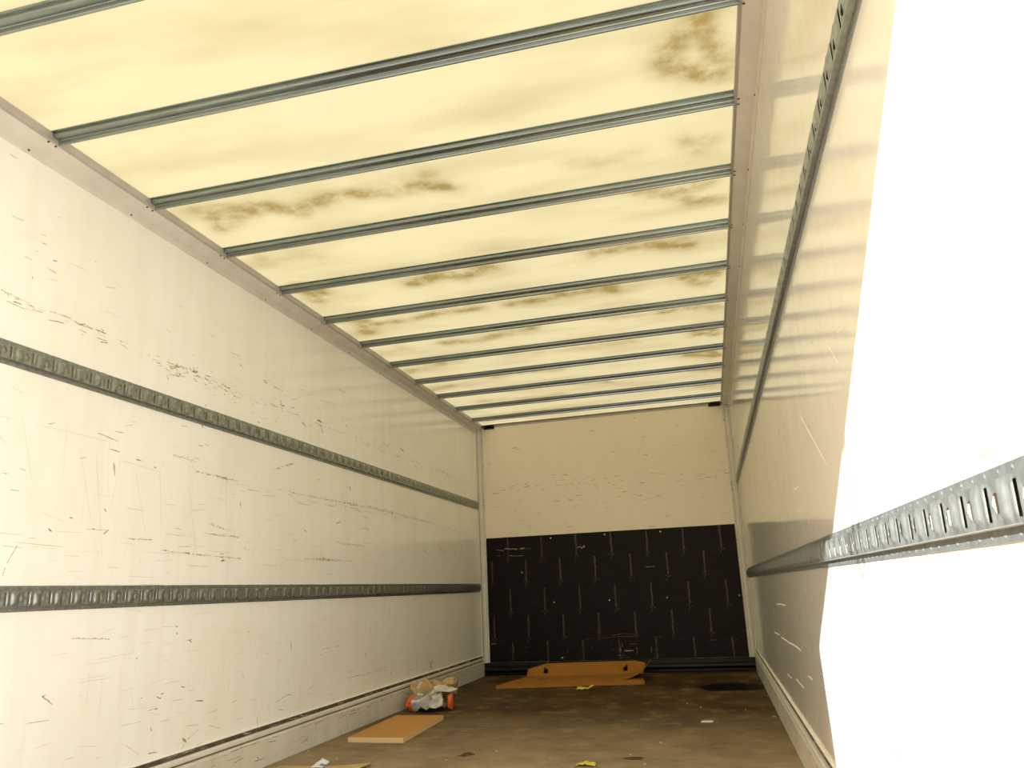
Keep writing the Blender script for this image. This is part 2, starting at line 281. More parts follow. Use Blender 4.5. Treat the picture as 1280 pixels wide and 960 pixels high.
# ------------------------------------------------------------ baked wall marks (metres on the wall)
LM = [(2.304, 0.484, 2.289, 0.477, 0.0071, 3), (2.288, 0.482, 2.339, 0.448, 0.0061, 3), (3.035, 0.229, 3.063, 0.206, 0.0181, 3), (3.048, 0.209, 3.036, 0.176, 0.004, 3), (2.769, 1.676, 2.985, 1.754, 0.01, 3), (2.799, 1.737, 2.968, 1.753, 0.011, 0), (2.246, 1.752, 2.412, 1.755, 0.0061, 3), (2.371, 1.755, 2.412, 1.755, 0.0091, 3), (2.499, 1.753, 2.508, 1.746, 0.0081, 0), (1.947, 1.757, 2.076, 1.75, 0.0051, 3), (2.144, 1.753, 2.246, 1.757, 0.0032, 1), (2.402, 1.841, 2.51, 1.845, 0.003, 2), (2.124, 1.903, 2.161, 1.897, 0.0071, 1), (2.141, 1.94, 2.162, 1.943, 0.005, 0), (2.208, 1.959, 2.297, 1.963, 0.0041, 2), (2.492, 1.1, 2.505, 1.09, 0.011, 0), (2.244, 1.012, 2.261, 1.005, 0.01, 0), (2.329, 1.056, 2.347, 1.054, 0.0061, 0), (2.441, 1.027, 2.457, 1.023, 0.0051, 0), (2.499, 1.008, 2.525, 1.027, 0.0061, 0), (2.094, 0.894, 2.128, 0.954, 0.0041, 3), (2.092, 0.887, 2.085, 0.857, 0.0032, 3), (2.426, 1.372, 2.515, 1.361, 0.0041, 0), (2.52, 1.276, 2.535, 1.227, 0.0151, 1), (2.64, 1.306, 2.672, 1.304, 0.0061, 0), (2.854, 1.358, 3.012, 1.35, 0.0081, 3), (2.494, 1.324, 2.549, 1.32, 0.005, 0), (2.991, 0.783, 3.046, 0.766, 0.005, 0), (2.978, 0.962, 3.012, 0.953, 0.0081, 0), (2.745, 1.289, 2.76, 1.288, 0.0081, 0), (3.129, 1.092, 3.266, 1.069, 0.0051, 1), (3.042, 1.52, 3.055, 1.508, 0.0122, 0), (2.899, 1.489, 2.942, 1.494, 0.005, 1), (3.24, 0.932, 3.271, 0.937, 0.01, 0), (3.231, 0.964, 3.262, 0.961, 0.005, 0), (2.272, 1.006, 2.405, 1.008, 0.003, 2), (2.63, 1.0, 2.767, 1.001, 0.0032, 1), (2.82, 0.963, 3.011, 0.957, 0.003, 1), (3.028, 0.954, 3.393, 0.947, 0.004, 1), (3.65, 1.401, 3.844, 1.458, 0.006, 3), (3.844, 1.458, 3.861, 1.456, 0.009, 0), (3.541, 1.851, 3.573, 1.838, 0.0081, 0), (3.707, 1.76, 3.758, 1.758, 0.01, 0), (3.724, 1.755, 3.735, 1.722, 0.0051, 0), (3.818, 1.304, 4.611, 1.314, 0.0061, 3), (4.611, 1.314, 5.268, 1.314, 0.008, 3), (5.124, 1.324, 5.268, 1.314, 0.014, 0), (5.268, 1.314, 6.209, 1.3, 0.007, 1), (4.395, 1.068, 4.808, 1.062, 0.007, 1), (4.574, 1.42, 4.586, 1.397, 0.017, 0), (4.868, 1.322, 5.0, 1.318, 0.006, 0), (4.196, 0.97, 4.618, 0.962, 0.007, 1), (4.01, 0.965, 4.398, 0.962, 0.005, 0), (5.878, 1.077, 5.986, 1.056, 0.012, 0), (6.258, 1.11, 6.42, 1.084, 0.0251, 0), (6.363, 1.18, 6.41, 1.254, 0.01, 1), (3.372, 1.207, 3.381, 1.185, 0.0081, 0), (4.002, 1.118, 4.039, 1.108, 0.01, 1), (4.392, 1.176, 4.445, 1.193, 0.008, 0), (4.733, 1.174, 4.882, 1.173, 0.007, 1), (4.756, 1.256, 4.856, 1.244, 0.006, 1), (5.097, 1.776, 5.242, 1.771, 0.017, 0), (4.124, 1.756, 4.184, 1.753, 0.017, 0), (4.165, 1.74, 4.207, 1.69, 0.008, 0), (3.946, 1.707, 4.002, 1.694, 0.012, 1), (3.706, 1.782, 3.724, 1.764, 0.0081, 0), (3.319, 1.877, 3.334, 1.865, 0.01, 0), (3.234, 1.914, 3.316, 1.913, 0.005, 1), (3.581, 1.84, 3.728, 1.84, 0.004, 1), (4.366, 2.006, 4.479, 2.007, 0.008, 1), (4.159, 1.888, 4.262, 1.886, 0.007, 1), (4.507, 1.805, 4.531, 1.779, 0.015, 1), (6.336, 1.743, 6.551, 1.758, 0.0201, 0), (6.376, 1.721, 6.501, 1.668, 0.01, 1), (5.761, 1.761, 5.814, 1.737, 0.016, 1), (5.428, 1.801, 5.508, 1.784, 0.012, 0), (3.04, 0.605, 3.063, 0.594, 0.0061, 0), (2.945, 0.667, 2.961, 0.66, 0.0081, 0), (2.953, 0.639, 2.964, 0.632, 0.0071, 0), (3.024, 0.603, 3.062, 0.607, 0.0081, 1), (3.107, 0.359, 3.163, 0.352, 0.0091, 3), (3.25, 0.266, 3.268, 0.267, 0.0051, 1), (3.005, 0.427, 3.032, 0.421, 0.0061, 0), (2.855, 0.407, 2.885, 0.397, 0.0061, 0), (2.883, 0.412, 2.902, 0.416, 0.0061, 0), (2.85, 0.364, 2.869, 0.361, 0.0071, 0), (2.955, 0.379, 3.026, 0.376, 0.003, 1), (2.702, 0.382, 2.854, 0.372, 0.003, 2), (2.45, 0.505, 2.604, 0.504, 0.0032, 2), (2.898, 0.449, 2.998, 0.45, 0.0041, 2), (2.834, 0.303, 2.84, 0.285, 0.005, 3), (2.831, 0.208, 2.882, 0.204, 0.0081, 3), (3.453, 0.431, 3.468, 0.408, 0.0061, 1), (3.591, 0.222, 3.6, 0.182, 0.007, 3), (3.603, 0.244, 3.611, 0.222, 0.003, 3), (3.887, 0.542, 3.897, 0.502, 0.008, 0), (3.479, 0.616, 3.5, 0.611, 0.006, 1), (3.78, 0.465, 3.788, 0.457, 0.007, 0), (6.004, 0.261, 6.037, 0.189, 0.023, 0), (6.077, 0.261, 6.021, 0.225, 0.012, 0), (4.815, 0.409, 4.839, 0.402, 0.012, 0), (3.873, 0.353, 3.892, 0.309, 0.004, 1), (4.566, 0.29, 5.067, 0.285, 0.005, 1), (5.229, 0.254, 5.257, 0.241, 0.01, 0), (5.537, 0.271, 5.551, 0.195, 0.006, 1), (4.526, 0.176, 4.866, 0.174, 0.004, 2), (3.87, 0.83, 3.896, 0.818, 0.0081, 0), (2.629, 0.64, 2.671, 0.643, 0.0032, 2), (2.395, 0.652, 2.568, 0.639, 0.0022, 1), (2.758, 0.659, 2.852, 0.66, 0.0032, 2), (2.444, 0.557, 2.638, 0.567, 0.002, 2), (2.646, 0.861, 2.807, 0.856, 0.0032, 2), (2.724, 0.562, 2.734, 0.556, 0.0051, 0), (2.022, 1.905, 2.055, 1.905, 0.004, 1), (1.957, 2.022, 2.005, 2.027, 0.004, 1), (1.98, 1.974, 2.113, 1.989, 0.002, 2), (2.086, 1.983, 2.107, 1.983, 0.006, 1), (1.918, 2.232, 1.937, 2.231, 0.0071, 1), (1.937, 2.231, 1.95, 2.232, 0.0041, 1), (2.144, 2.108, 2.152, 2.106, 0.0071, 1), (2.063, 1.849, 2.067, 1.839, 0.005, 0), (1.976, 1.729, 2.047, 1.725, 0.0061, 1), (2.149, 1.72, 2.219, 1.731, 0.004, 0), (2.006, 1.35, 2.048, 1.349, 0.003, 2), (2.147, 1.352, 2.503, 1.35, 0.0032, 2), (2.34, 1.316, 2.378, 1.221, 0.003, 2), (2.378, 1.221, 2.441, 1.027, 0.0032, 2), (2.09, 1.368, 2.156, 1.165, 0.003, 2), (2.425, 1.316, 2.506, 0.917, 0.0032, 2), (2.646, 1.256, 2.728, 1.015, 0.003, 2), (2.97, 1.265, 3.064, 0.931, 0.0041, 2), (3.252, 1.299, 3.271, 1.08, 0.0041, 2), (2.786, 1.275, 2.82, 1.052, 0.0032, 2), (2.014, 1.288, 2.049, 1.255, 0.0032, 2), (2.517, 0.572, 2.722, 0.583, 0.003, 2), (2.104, 1.198, 2.127, 1.191, 0.0051, 1), (2.037, 1.173, 2.061, 1.174, 0.005, 1), (2.38, 0.859, 2.406, 0.854, 0.002, 2), (3.757, 0.949, 3.769, 0.89, 0.0041, 2), (2.825, 1.149, 2.901, 1.149, 0.004, 2), (2.203, 1.065, 2.309, 1.041, 0.003, 2), (2.553, 1.29, 2.786, 1.275, 0.003, 2), (3.01, 1.311, 3.364, 1.305, 0.0041, 1), (3.17, 1.304, 3.265, 1.301, 0.0081, 1), (3.104, 1.046, 3.385, 1.043, 0.004, 1), (2.084, 0.802, 2.087, 0.799, 0.002, 2)]
RM= [(0.875, 1.148, 0.848, 1.138, 0.0072, 1), (0.976, 1.097, 0.972, 1.088, 0.0036, 1), (0.997, 0.869, 0.946, 0.872, 0.0081, 3), (1.041, 0.87, 0.997, 0.868, 0.0036, 1), (0.882, 0.864, 0.864, 0.864, 0.0058, 1), (1.57, 1.44, 1.562, 1.426, 0.005, 3), (1.554, 1.413, 1.554, 1.402, 0.0042, 3), (1.446, 1.324, 1.442, 1.319, 0.0036, 0), (0.821, 1.058, 0.821, 1.054, 0.0022, 1), (0.829, 1.214, 0.815, 1.21, 0.0036, 1), (0.93, 1.257, 0.929, 1.254, 0.0036, 1), (0.982, 1.269, 0.978, 1.264, 0.0028, 1), (0.743, 1.126, 0.742, 1.121, 0.0022, 1), (1.34, 0.706, 1.299, 0.699, 0.0094, 1), (1.25, 0.686, 1.216, 0.702, 0.001, 2), (1.301, 0.632, 1.299, 0.61, 0.0036, 1), (1.297, 0.632, 1.277, 0.632, 0.0022, 1), (1.008, 0.681, 1.004, 0.68, 0.0028, 0), (1.517, 0.648, 1.505, 0.647, 0.0058, 1), (1.45, 0.64, 1.44, 0.64, 0.0036, 1), (1.834, 0.419, 1.757, 0.408, 0.0092, 3), (1.924, 0.437, 1.914, 0.43, 0.0071, 3), (2.02, 0.407, 1.841, 0.411, 0.0064, 4), (2.278, 0.663, 2.226, 0.661, 0.0085, 1), (1.732, 0.677, 1.719, 0.673, 0.0058, 1), (2.26, 0.667, 2.238, 0.662, 0.0057, 1), (2.51, 1.227, 2.12, 1.017, 0.005, 4), (1.847, 1.252, 1.764, 1.188, 0.0042, 4), (3.786, 1.047, 3.645, 1.021, 0.03, 4), (2.932, 1.046, 2.777, 1.04, 0.01, 4), (2.949, 0.97, 2.863, 0.974, 0.0108, 4), (4.891, 0.46, 4.485, 0.467, 0.0139, 4), (4.442, 0.462, 3.422, 0.474, 0.0166, 4), (3.401, 0.491, 3.385, 0.48, 0.0078, 4), (4.442, 0.623, 3.904, 0.633, 0.0117, 4), (3.84, 0.326, 3.522, 0.325, 0.013, 4), (3.3, 0.393, 3.146, 0.396, 0.01, 4), (4.315, 0.298, 4.057, 0.303, 0.0114, 4), (2.649, 0.933, 2.636, 0.907, 0.0078, 4), (4.201, 1.15, 4.142, 1.085, 0.0076, 1), (2.84, 1.218, 2.829, 1.205, 0.0078, 0), (2.09, 1.336, 2.07, 1.323, 0.005, 0), (2.715, 1.266, 2.702, 1.255, 0.0114, 0), (2.367, 1.167, 2.323, 1.154, 0.0071, 0), (5.627, 0.876, 5.557, 0.864, 0.0175, 4), (1.921, 1.743, 1.909, 1.692, 0.0014, 1), (1.706, 1.808, 1.707, 1.767, 0.0014, 1), (1.827, 1.756, 1.827, 1.713, 0.0022, 1), (2.445, 2.373, 2.502, 2.304, 0.0032, 1), (2.224, 2.206, 2.261, 2.147, 0.0032, 1), (1.864, 1.845, 1.845, 1.8, 0.0036, 1), (3.332, 2.021, 3.307, 1.975, 0.0063, 1), (3.206, 1.884, 3.267, 1.8, 0.0045, 1), (5.76, 1.853, 5.62, 1.797, 0.0177, 1)]
FM= [(1.576, 1.509, 1.694, 1.534, 0.0072, 1), (0.765, 1.592, 0.801, 1.59, 0.0048, 1), (0.758, 1.569, 0.787, 1.567, 0.0036, 1), (0.769, 1.54, 0.793, 1.538, 0.0048, 1), (0.775, 1.513, 0.789, 1.512, 0.0036, 1), (1.614, 1.27, 1.682, 1.264, 0.0096, 1), (1.142, 1.666, 1.166, 1.664, 0.0048, 1), (0.832, 1.712, 0.917, 1.711, 0.0036, 1), (0.051, 1.768, 0.101, 1.765, 0.0048, 1), (0.411, 1.593, 0.419, 1.563, 0.0036, 1), (1.566, 1.381, 1.57, 1.376, 0.0048, 1), (1.967, 1.529, 1.97, 1.522, 0.0048, 1), (2.251, 1.299, 2.255, 1.292, 0.0072, 1), (0.516, 1.268, 0.52, 1.263, 0.0048, 1), (0.369, 1.547, 0.42, 1.58, 0.0024, 1)]
FD= [(0.166, 1.132, 0.239, 1.121, 0.0048, 1), (0.24, 1.138, 0.375, 1.13, 0.0168, 1), (0.387, 1.13, 0.448, 1.136, 0.0144, 1), (0.46, 1.128, 0.504, 1.126, 0.0048, 1), (0.164, 1.078, 0.2, 1.074, 0.0048, 1), (0.287, 1.072, 0.328, 1.07, 0.0096, 1), (0.328, 1.065, 0.433, 1.065, 0.0048, 1), (0.947, 1.114, 0.975, 1.121, 0.0048, 4), (0.975, 1.121, 0.984, 1.103, 0.0048, 4), (0.984, 1.103, 1.011, 1.129, 0.0048, 4), (1.011, 1.129, 1.01, 1.106, 0.0048, 4), (1.56, 0.906, 1.651, 0.909, 0.006, 1), (1.209, 0.32, 1.311, 0.334, 0.0072, 3), (1.208, 0.307, 1.432, 0.309, 0.0048, 3), (1.311, 0.334, 1.433, 0.322, 0.0048, 3), (1.433, 0.322, 1.438, 0.296, 0.0048, 3), (1.311, 0.187, 1.4, 0.185, 0.0216, 1), (1.28, 0.215, 1.279, 0.173, 0.0072, 1), (1.425, 0.216, 1.424, 0.159, 0.0072, 1), (1.553, 0.213, 1.553, 0.166, 0.0072, 1), (1.6, 0.271, 1.597, 0.165, 0.0072, 1), (1.087, 0.371, 1.09, 0.285, 0.0048, 3), (1.212, 0.206, 1.215, 0.191, 0.0048, 1), (0.077, 0.277, 0.133, 0.278, 0.0072, 1), (0.293, 0.262, 0.294, 0.196, 0.0048, 1), (0.801, 0.201, 0.802, 0.188, 0.0048, 1), (1.094, 0.295, 1.196, 0.303, 0.0036, 3), (0.38, 0.194, 0.384, 0.188, 0.0048, 1), (1.02, 0.226, 1.024, 0.217, 0.0048, 1), (1.197, 0.25, 1.2, 0.239, 0.0048, 1), (1.293, 0.247, 1.302, 0.219, 0.0048, 1)]
DOTS= [(0.697, 1.215), (1.208, 1.219), (1.721, 1.216), (0.406, 0.911), (0.698, 0.629), (1.211, 0.629), (1.729, 0.631), (2.356, 0.626), (0.747, 0.142)]
ST= [([[2.279, 2.088], [2.25, 2.151], [2.196, 2.227], [2.167, 2.267]], 0.024, 0.8), ([[2.167, 2.267], [2.185, 2.319], [2.25, 2.382], [2.307, 2.404]], 0.024, 0.8), ([[2.279, 2.088], [2.292, 2.229], [2.314, 2.389]], 0.014, 0.6), ([[2.223, 2.795], [2.264, 2.867], [2.306, 2.81]], 0.034, 0.4), ([[2.001, 2.826], [1.872, 2.847], [1.785, 2.787]], 0.048, 0.3), ([[0.165, 2.684], [0.218, 2.702], [0.172, 2.847]], 0.031, 0.8), ([[0.218, 2.702], [0.354, 2.716], [0.483, 2.752], [0.577, 2.822], [0.734, 2.768], [0.852, 2.749], [1.016, 2.782], [1.126, 2.769], [1.246, 2.823]], 0.031, 0.75), ([[0.172, 2.847], [0.314, 2.78], [0.417, 2.737]], 0.034, 0.7), ([[1.126, 2.769], [1.198, 2.712]], 0.037, 0.5), ([[2.021, 3.158], [2.136, 3.227], [2.239, 3.186], [2.29, 3.138]], 0.029, 0.6), ([[2.136, 3.227], [2.219, 3.316], [2.323, 3.328]], 0.03, 0.6), ([[0.193, 3.254], [0.384, 3.22], [0.442, 3.27]], 0.051, 0.25), ([[0.17, 3.145], [0.152, 3.249]], 0.033, 0.3), ([[0.144, 3.581], [0.183, 3.669], [0.167, 3.791]], 0.041, 0.9), ([[0.163, 3.564], [0.231, 3.613], [0.25, 3.694]], 0.03, 0.8), ([[0.738, 3.747], [0.911, 3.703], [1.072, 3.749], [1.175, 3.696]], 0.053, 0.85), ([[1.091, 3.688], [1.183, 3.698]], 0.061, 0.7), ([[1.738, 3.691], [1.839, 3.686], [1.957, 3.697], [2.111, 3.76], [2.188, 3.787]], 0.029, 0.7), ([[2.095, 3.695], [2.172, 3.693]], 0.038, 0.4), ([[1.169, 4.241], [1.359, 4.242], [1.502, 4.227], [1.646, 4.187], [1.734, 4.206]], 0.051, 0.7), ([[1.63, 4.143], [1.75, 4.264]], 0.048, 0.6), ([[2.168, 4.212], [2.263, 4.174], [2.318, 4.241]], 0.048, 0.9), ([[2.196, 4.272], [2.283, 4.341]], 0.049, 0.8), ([[0.158, 4.158], [0.248, 4.222], [0.198, 4.397]], 0.052, 0.9), ([[0.218, 4.29], [0.349, 4.292], [0.557, 4.292], [0.724, 4.249], [0.967, 4.267]], 0.041, 0.7), ([[2.016, 4.732], [2.162, 4.696], [2.314, 4.782]], 0.06, 0.8), ([[2.142, 4.6], [2.305, 4.632]], 0.042, 0.6), ([[1.671, 4.712], [1.868, 4.739], [2.016, 4.732]], 0.03, 0.4), ([[0.588, 4.813], [0.753, 4.821], [0.928, 4.781], [1.179, 4.739]], 0.05, 0.7), ([[0.081, 4.864], [0.261, 4.779]], 0.069, 0.3), ([[2.2, 5.236], [2.304, 5.187], [2.331, 5.36], [2.209, 5.313]], 0.045, 0.9), ([[0.109, 5.354], [0.34, 5.287], [0.48, 5.233]], 0.061, 0.7), ([[1.491, 5.263], [1.765, 5.292], [0.855, 5.277]], 0.038, 0.3), ([[2.075, 5.722], [2.304, 5.77], [2.333, 5.891], [2.13, 5.81]], 0.042, 0.8), ([[0.662, 5.779], [0.927, 5.739], [1.168, 5.79]], 0.046, 0.4), ([[0.676, 6.248], [1.087, 6.224], [1.469, 6.33]], 0.053, 0.5), ([[2.18, 6.256], [2.347, 6.3]], 0.063, 0.7), ([[0.327, 6.494], [0.673, 6.551], [1.027, 6.549]], 0.051, 0.4), ([[0.288, 7.184], [0.696, 7.107], [1.217, 7.161], [1.652, 7.25]], 0.062, 0.5), ([[0.081, 5.935], [0.241, 5.865]], 0.049, 0.5), ([[2.169, 6.799], [2.336, 6.812]], 0.059, 0.5)]


def lerp_(a, b, t): return a + (b - a)*t
def sliver(mb, fn, a0, b0, a1, b1, w, mi, rnd):
    """ragged scratch polygon between two points of a wall plane"""
    dx, dy = a1 - a0, b1 - b0; ln = math.hypot(dx, dy) + 1e-6; ux, uy = dx/ln, dy/ln; nx, ny = -uy, ux
    w *= .62; n = max(2, min(9, int(ln / max(w, .003) / 1.5)))
    top = []; bot = []
    for i in range(n + 1):
        t = i / n; wob = rnd.uniform(-.25, .25) * w
        hw = w * .5 * (rnd.uniform(.55, 1.2) if 0 < i < n else rnd.uniform(.1, .5))
        cx = a0 + dx*t + nx*wob; cy = b0 + dy*t + ny*wob
        top.append((cx + nx*hw, cy + ny*hw)); bot.append((cx - nx*hw, cy - ny*hw))
    for i in range(n):
        mb.poly([fn(*p) for p in (bot[i], bot[i+1], top[i+1], top[i])], mi)

# ------------------------------------------------------------ large structure
YB = -0.65                            # rear edge of the body
FZ = -1.10                            # yard level below the deck
g = MB(); g.box((-25, -30, FZ - .1), (25, 30, FZ)); struct(g.build('ground', M['ground']))
fl = MB(); fl.box((-.04, YB, -.06), (W + .04, L + .05, 0))
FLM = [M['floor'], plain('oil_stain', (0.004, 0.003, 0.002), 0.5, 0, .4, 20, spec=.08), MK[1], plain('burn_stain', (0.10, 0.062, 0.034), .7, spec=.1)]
rnd = random.Random(5)
def blob(mb, cx, cy, rx, ry, mi, z=.0006, seed=0, n=36, rough=.25):
    pts = []
    for k in range(n):
        a = 2*PI*k/n; q = 1 + rough*noise.noise(Vector((math.cos(a)*1.7 + seed, math.sin(a)*1.7, seed*.37))) * 2
        pts.append((cx + rx*q*math.cos(a), cy + ry*q*math.sin(a), z))
    mb.poly(pts, mi)
blob(fl, 2.19, 6.36, .25, .20, 1, seed=3.2); blob(fl, 2.38, 6.42, .08, .10, 1, .0009, seed=7)
blob(fl, 1.94, 5.96, .035, .06, 3, seed=2); blob(fl, .92, 3.93, .035, .05, 3, seed=4)
blob(fl, 1.72, 3.86, .05, .035, 3, seed=9)
for k in range(26):
    x = rnd.uniform(.3, 2.4); y = rnd.uniform(3.9, 7.0); l = rnd.uniform(.02, .10)
    sliver(fl, lambda a, b: (a, b, .0006), x, y, x + l, y + rnd.uniform(-.01, .01), rnd.uniform(.002, .006), 2, rnd)
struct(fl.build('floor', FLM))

# roof sheet (grid with a 'grime' attribute for the dirt on it)
nx, ny = 112, 420
xs = np.linspace(0, W, nx + 1); ys = np.linspace(YB, L, ny + 1)
X, Y = np.meshgrid(xs, ys); G = np.zeros_like(X)
wx = np.vectorize(lambda a, b: noise.noise(Vector((a*3.1, b*3.1, 0))))(X, Y) * .05
wy = np.vectorize(lambda a, b: noise.noise(Vector((a*3.1, b*3.1, 9))))(X, Y) * .05
for pl, wd, st in ST:
    best = np.full_like(X, 1e9)
    for (ax, ay), (bx, by) in zip(pl[:-1], pl[1:]):
        dx, dy = bx - ax, by - ay; l2 = dx*dx + dy*dy + 1e-9
        t = np.clip(((X + wx*.6 - ax)*dx + (Y + wy*.6 - ay)*dy) / l2, 0, 1)
        best = np.minimum(best, np.hypot(X + wx*.6 - ax - t*dx, Y + wy*.6 - ay - t*dy))
    s = max(wd, .045) * 1.05
    G = np.maximum(G, min(1, st*1.2) * (np.exp(-(best/s)**2) * .80 + .28*np.exp(-(best/(s*2.6))**2)))
v = [(float(a), float(b), float(roofz(a))) for a, b in zip(X.ravel(), Y.ravel())]
f = [(j*(nx+1)+i, (j+1)*(nx+1)+i, (j+1)*(nx+1)+i+1, j*(nx+1)+i+1) for j in range(ny) for i in range(nx)]
me = bpy.data.meshes.new('ceiling'); me.from_pydata(v, [], f); me.materials.append(M['roof'])
at = me.attributes.new('grime', 'FLOAT', 'POINT'); at.data.foreach_set('value', np.clip(G, 0, 1).ravel().astype(np.float32)); me.update()
ceil = bpy.data.objects.new('ceiling', me); C.objects.link(ceil); struct(ceil)

# side walls with their scratches
def bands(mb, fn, rnd, specs):
    for n, y0, y1, z, sz, l0, l1, w0, w1, cols, sl in specs:
        for k in range(n):
            y = rnd.uniform(y0, y1); zz = z + rnd.gauss(0, sz); l = rnd.uniform(l0, l1)
            a = rnd.gauss(0, sl); sliver(mb, fn, y, zz, y + l*math.cos(a), zz + l*math.sin(a), rnd.uniform(w0, w1), rnd.choice(cols), rnd)
WM = [M['wall']] + MK
lw = MB(); lw.box((-.04, YB, 0), (0, L + .04, 2.355))
# rear jamb (further down): slanted corner invented to bend the sun's shadow edge
fnl = lambda a, b: (.0005, a, b)
rnd = random.Random(11)
for a0, b0, a1, b1, w, c in LM:
    ln = math.hypot(a1 - a0, b1 - b0)
    if ln > .09 and c != 2:                        # long rubs are rows of short chips
        n = int(ln / .012)
        for k in range(n):
            t = rnd.random(); l = rnd.uniform(.004, .022); sliver(lw, fnl, lerp_(a0, a1, t), lerp_(b0, b1, t) + rnd.gauss(0, w*.7), lerp_(a0, a1, t) + l, lerp_(b0, b1, t) + rnd.gauss(0, w*.7), rnd.uniform(.003, .009), rnd.choice([c + 1, 2, 2, 4]), rnd)
        sliver(lw, fnl, a0, b0, a1, b1, .0025, 2, rnd)
    else: sliver(lw, fnl, a0, b0, a1, b1, w, c + 1, rnd)
bands(lw, fnl, rnd, [
    (150, 2.0, 7.2, 1.735, .012, .006, .06, .002, .006, [1, 2, 2, 4, 3], .12),
    (45, 2.7, 3.5, 1.715, .022, .005, .035, .003, .007, [1, 2, 4, 2], .3),
    (90, 3.0, 7.3, 1.66, .035, .004, .03, .002, .006, [1, 2, 2, 3], .5),
    (50, 3.2, 7.2, 1.88, .08, .01, .09, .0015, .004, [2, 3, 2], .12),
    (35, 1.9, 4.5, 1.95, .07, .01, .06, .0015, .004, [3, 2], .2),
    (60, 3.3, 7.2, 1.28, .015, .02, .16, .0015, .004, [2, 2, 3, 1], .05),
    (70, 2.0, 7.2, 1.05, .10, .01, .14, .0012, .003, [3, 3, 2, 1], .06),
    (40, 2.0, 5.5, .96, .05, .02, .2, .0012, .003, [3, 2], .03),
    (40, 2.0, 7.0, 1.38, .07, .01, .06, .0015, .004, [3, 2, 1], .2),
    (70, 2.1, 7.2, .48, .13, .01, .12, .0012, .0035, [3, 3, 2, 1], .12),
    (70, 2.3, 7.3, .27, .05, .005, .10, .0015, .004, [3, 2, 2, 1], .2),
    (30, 2.3, 5.0, .62, .06, .02, .15, .0012, .003, [3], .15)])
for k in range(26):
    y = rnd.uniform(2.0, 6.5); z0 = rnd.uniform(.95, 1.3); sliver(lw, fnl, y, z0, y + rnd.uniform(-.04, .04), z0 + rnd.uniform(.1, .3), .002, 3, rnd)
for k in range(26):
    y = rnd.uniform(2.2, 6.5); z0 = rnd.uniform(.25, .5); sliver(lw, fnl, y, z0, y + rnd.uniform(-.03, .03), z0 + rnd.uniform(.05, .2), .002, 3, rnd)
struct(lw.build('wall_left', WM, recalc=False))
rw = MB(); rw.box((W, YB, 0), (W + .04, L + .04, 2.384))
fnr = lambda a, b: (W - .0005, a, b)
rnd = random.Random(12)
for a0, b0, a1, b1, w, c in RM: sliver(rw, fnr, a0, b0, a1, b1, w, c + 1, rnd)
bands(rw, fnr, rnd, [
    (40, .6, 6.5, 1.85, .12, .01, .08, .001, .0025, [3, 2], .25),
    (30, .7, 6.5, 1.2, .15, .01, .08, .001, .002, [3, 5, 2], .6),
    (50, 1.0, 7.0, .45, .13, .01, .12, .0012, .003, [5, 3, 5], .4),
    (30, 3.0, 7.2, 1.0, .12, .01, .1, .0012, .003, [5, 3, 2], .4),
    (40, 2.0, 7.2, .22, .03, .02, .15, .001, .004, [3, 2, 1], .1)])
struct(rw.build('wall_right', [M['wall_r']] + MK, recalc=False))

# front wall (upper cream panel), set a little behind the dark plywood
fw = MB(); fw.box((-.04, L, 0), (W + .04, L + .04, 2.40))
fnf = lambda a, b: (a, L - .0005, b)
rnd = random.Random(13)
for a0, b0, a1, b1, w, c in FM: sliver(fw, fnf, a0, b0, a1, b1, w, c + 1, rnd)
for k in range(110):
    x = rnd.uniform(.1, 2.35); z = rnd.choice([rnd.gauss(1.62, .1), rnd.gauss(1.72, .03), rnd.uniform(1.3, 2.3)]); l = rnd.uniform(.008, .07)
    sliver(fw, fnf, x, z, x + l, z + rnd.gauss(0, .004), rnd.uniform(.003, .009), rnd.choice([1, 2, 2, 4]), rnd)
struct(fw.build('wall_front', [M['wall_front']] + MK, recalc=False))

# ------------------------------------------------------------ roof edge trims (cant rails) with rivets
def cant(name, side, zc, zl):
    """lip under the roof, sloping ledge, plate on the wall"""
    q = (lambda a, b, t: (a, t, b)) if side < 0 else (lambda a, b, t: (W - a, t, b))
    prof = [(-.002, zc - .001), (.07, zc - .001), (.07, zl), (.060, zl - .003), (.020, zl - .017), (.008, zl - .022), (.008, zl - .052), (.004, zl - .056), (-.002, zl - .056)]
    m_ = MB(); m_.extrude(prof, q, YB + .02, L - .001, mis=[0, 1, 1, 0, 0, 0, 0, 0, 0]); return struct(m_.build(name, [M['alu'], M['alu_grey']]))
trimL = cant('trim_1', -1, roofz(.07), 2.326)
trimR = cant('trim_2', 1, roofz(W - .07), 2.357)
BOWY = [2.011 + .51 * k for k in range(-1, 11)]
def rivet_mesh():
    m_ = MB(); r = .0045
    ring = [[(r*math.cos(PI/5*k)*c, r*math.sin(PI/5*k)*c, h) for k in range(10)] for c, h in ((1.0, 0), (.95, .0015), (.6, .0028))]
    for a in range(2):
        for k in range(10): m_.poly([ring[a][k], ring[a][(k+1) % 10], ring[a+1][(k+1) % 10], ring[a+1][k]])
    m_.poly(ring[2]); return m_.mesh('rivet', [M['rivet']], smooth=True)
rv = rivet_mesh(); first = True
def add_rivet(parent, loc, direction):
    global first
    o = bpy.data.objects.new('rivet', rv); C.objects.link(o); o.location = loc
    o.rotation_mode = 'QUATERNION'; o.rotation_quaternion = Vector(direction).to_track_quat('Z', 'Y'); o.parent = parent
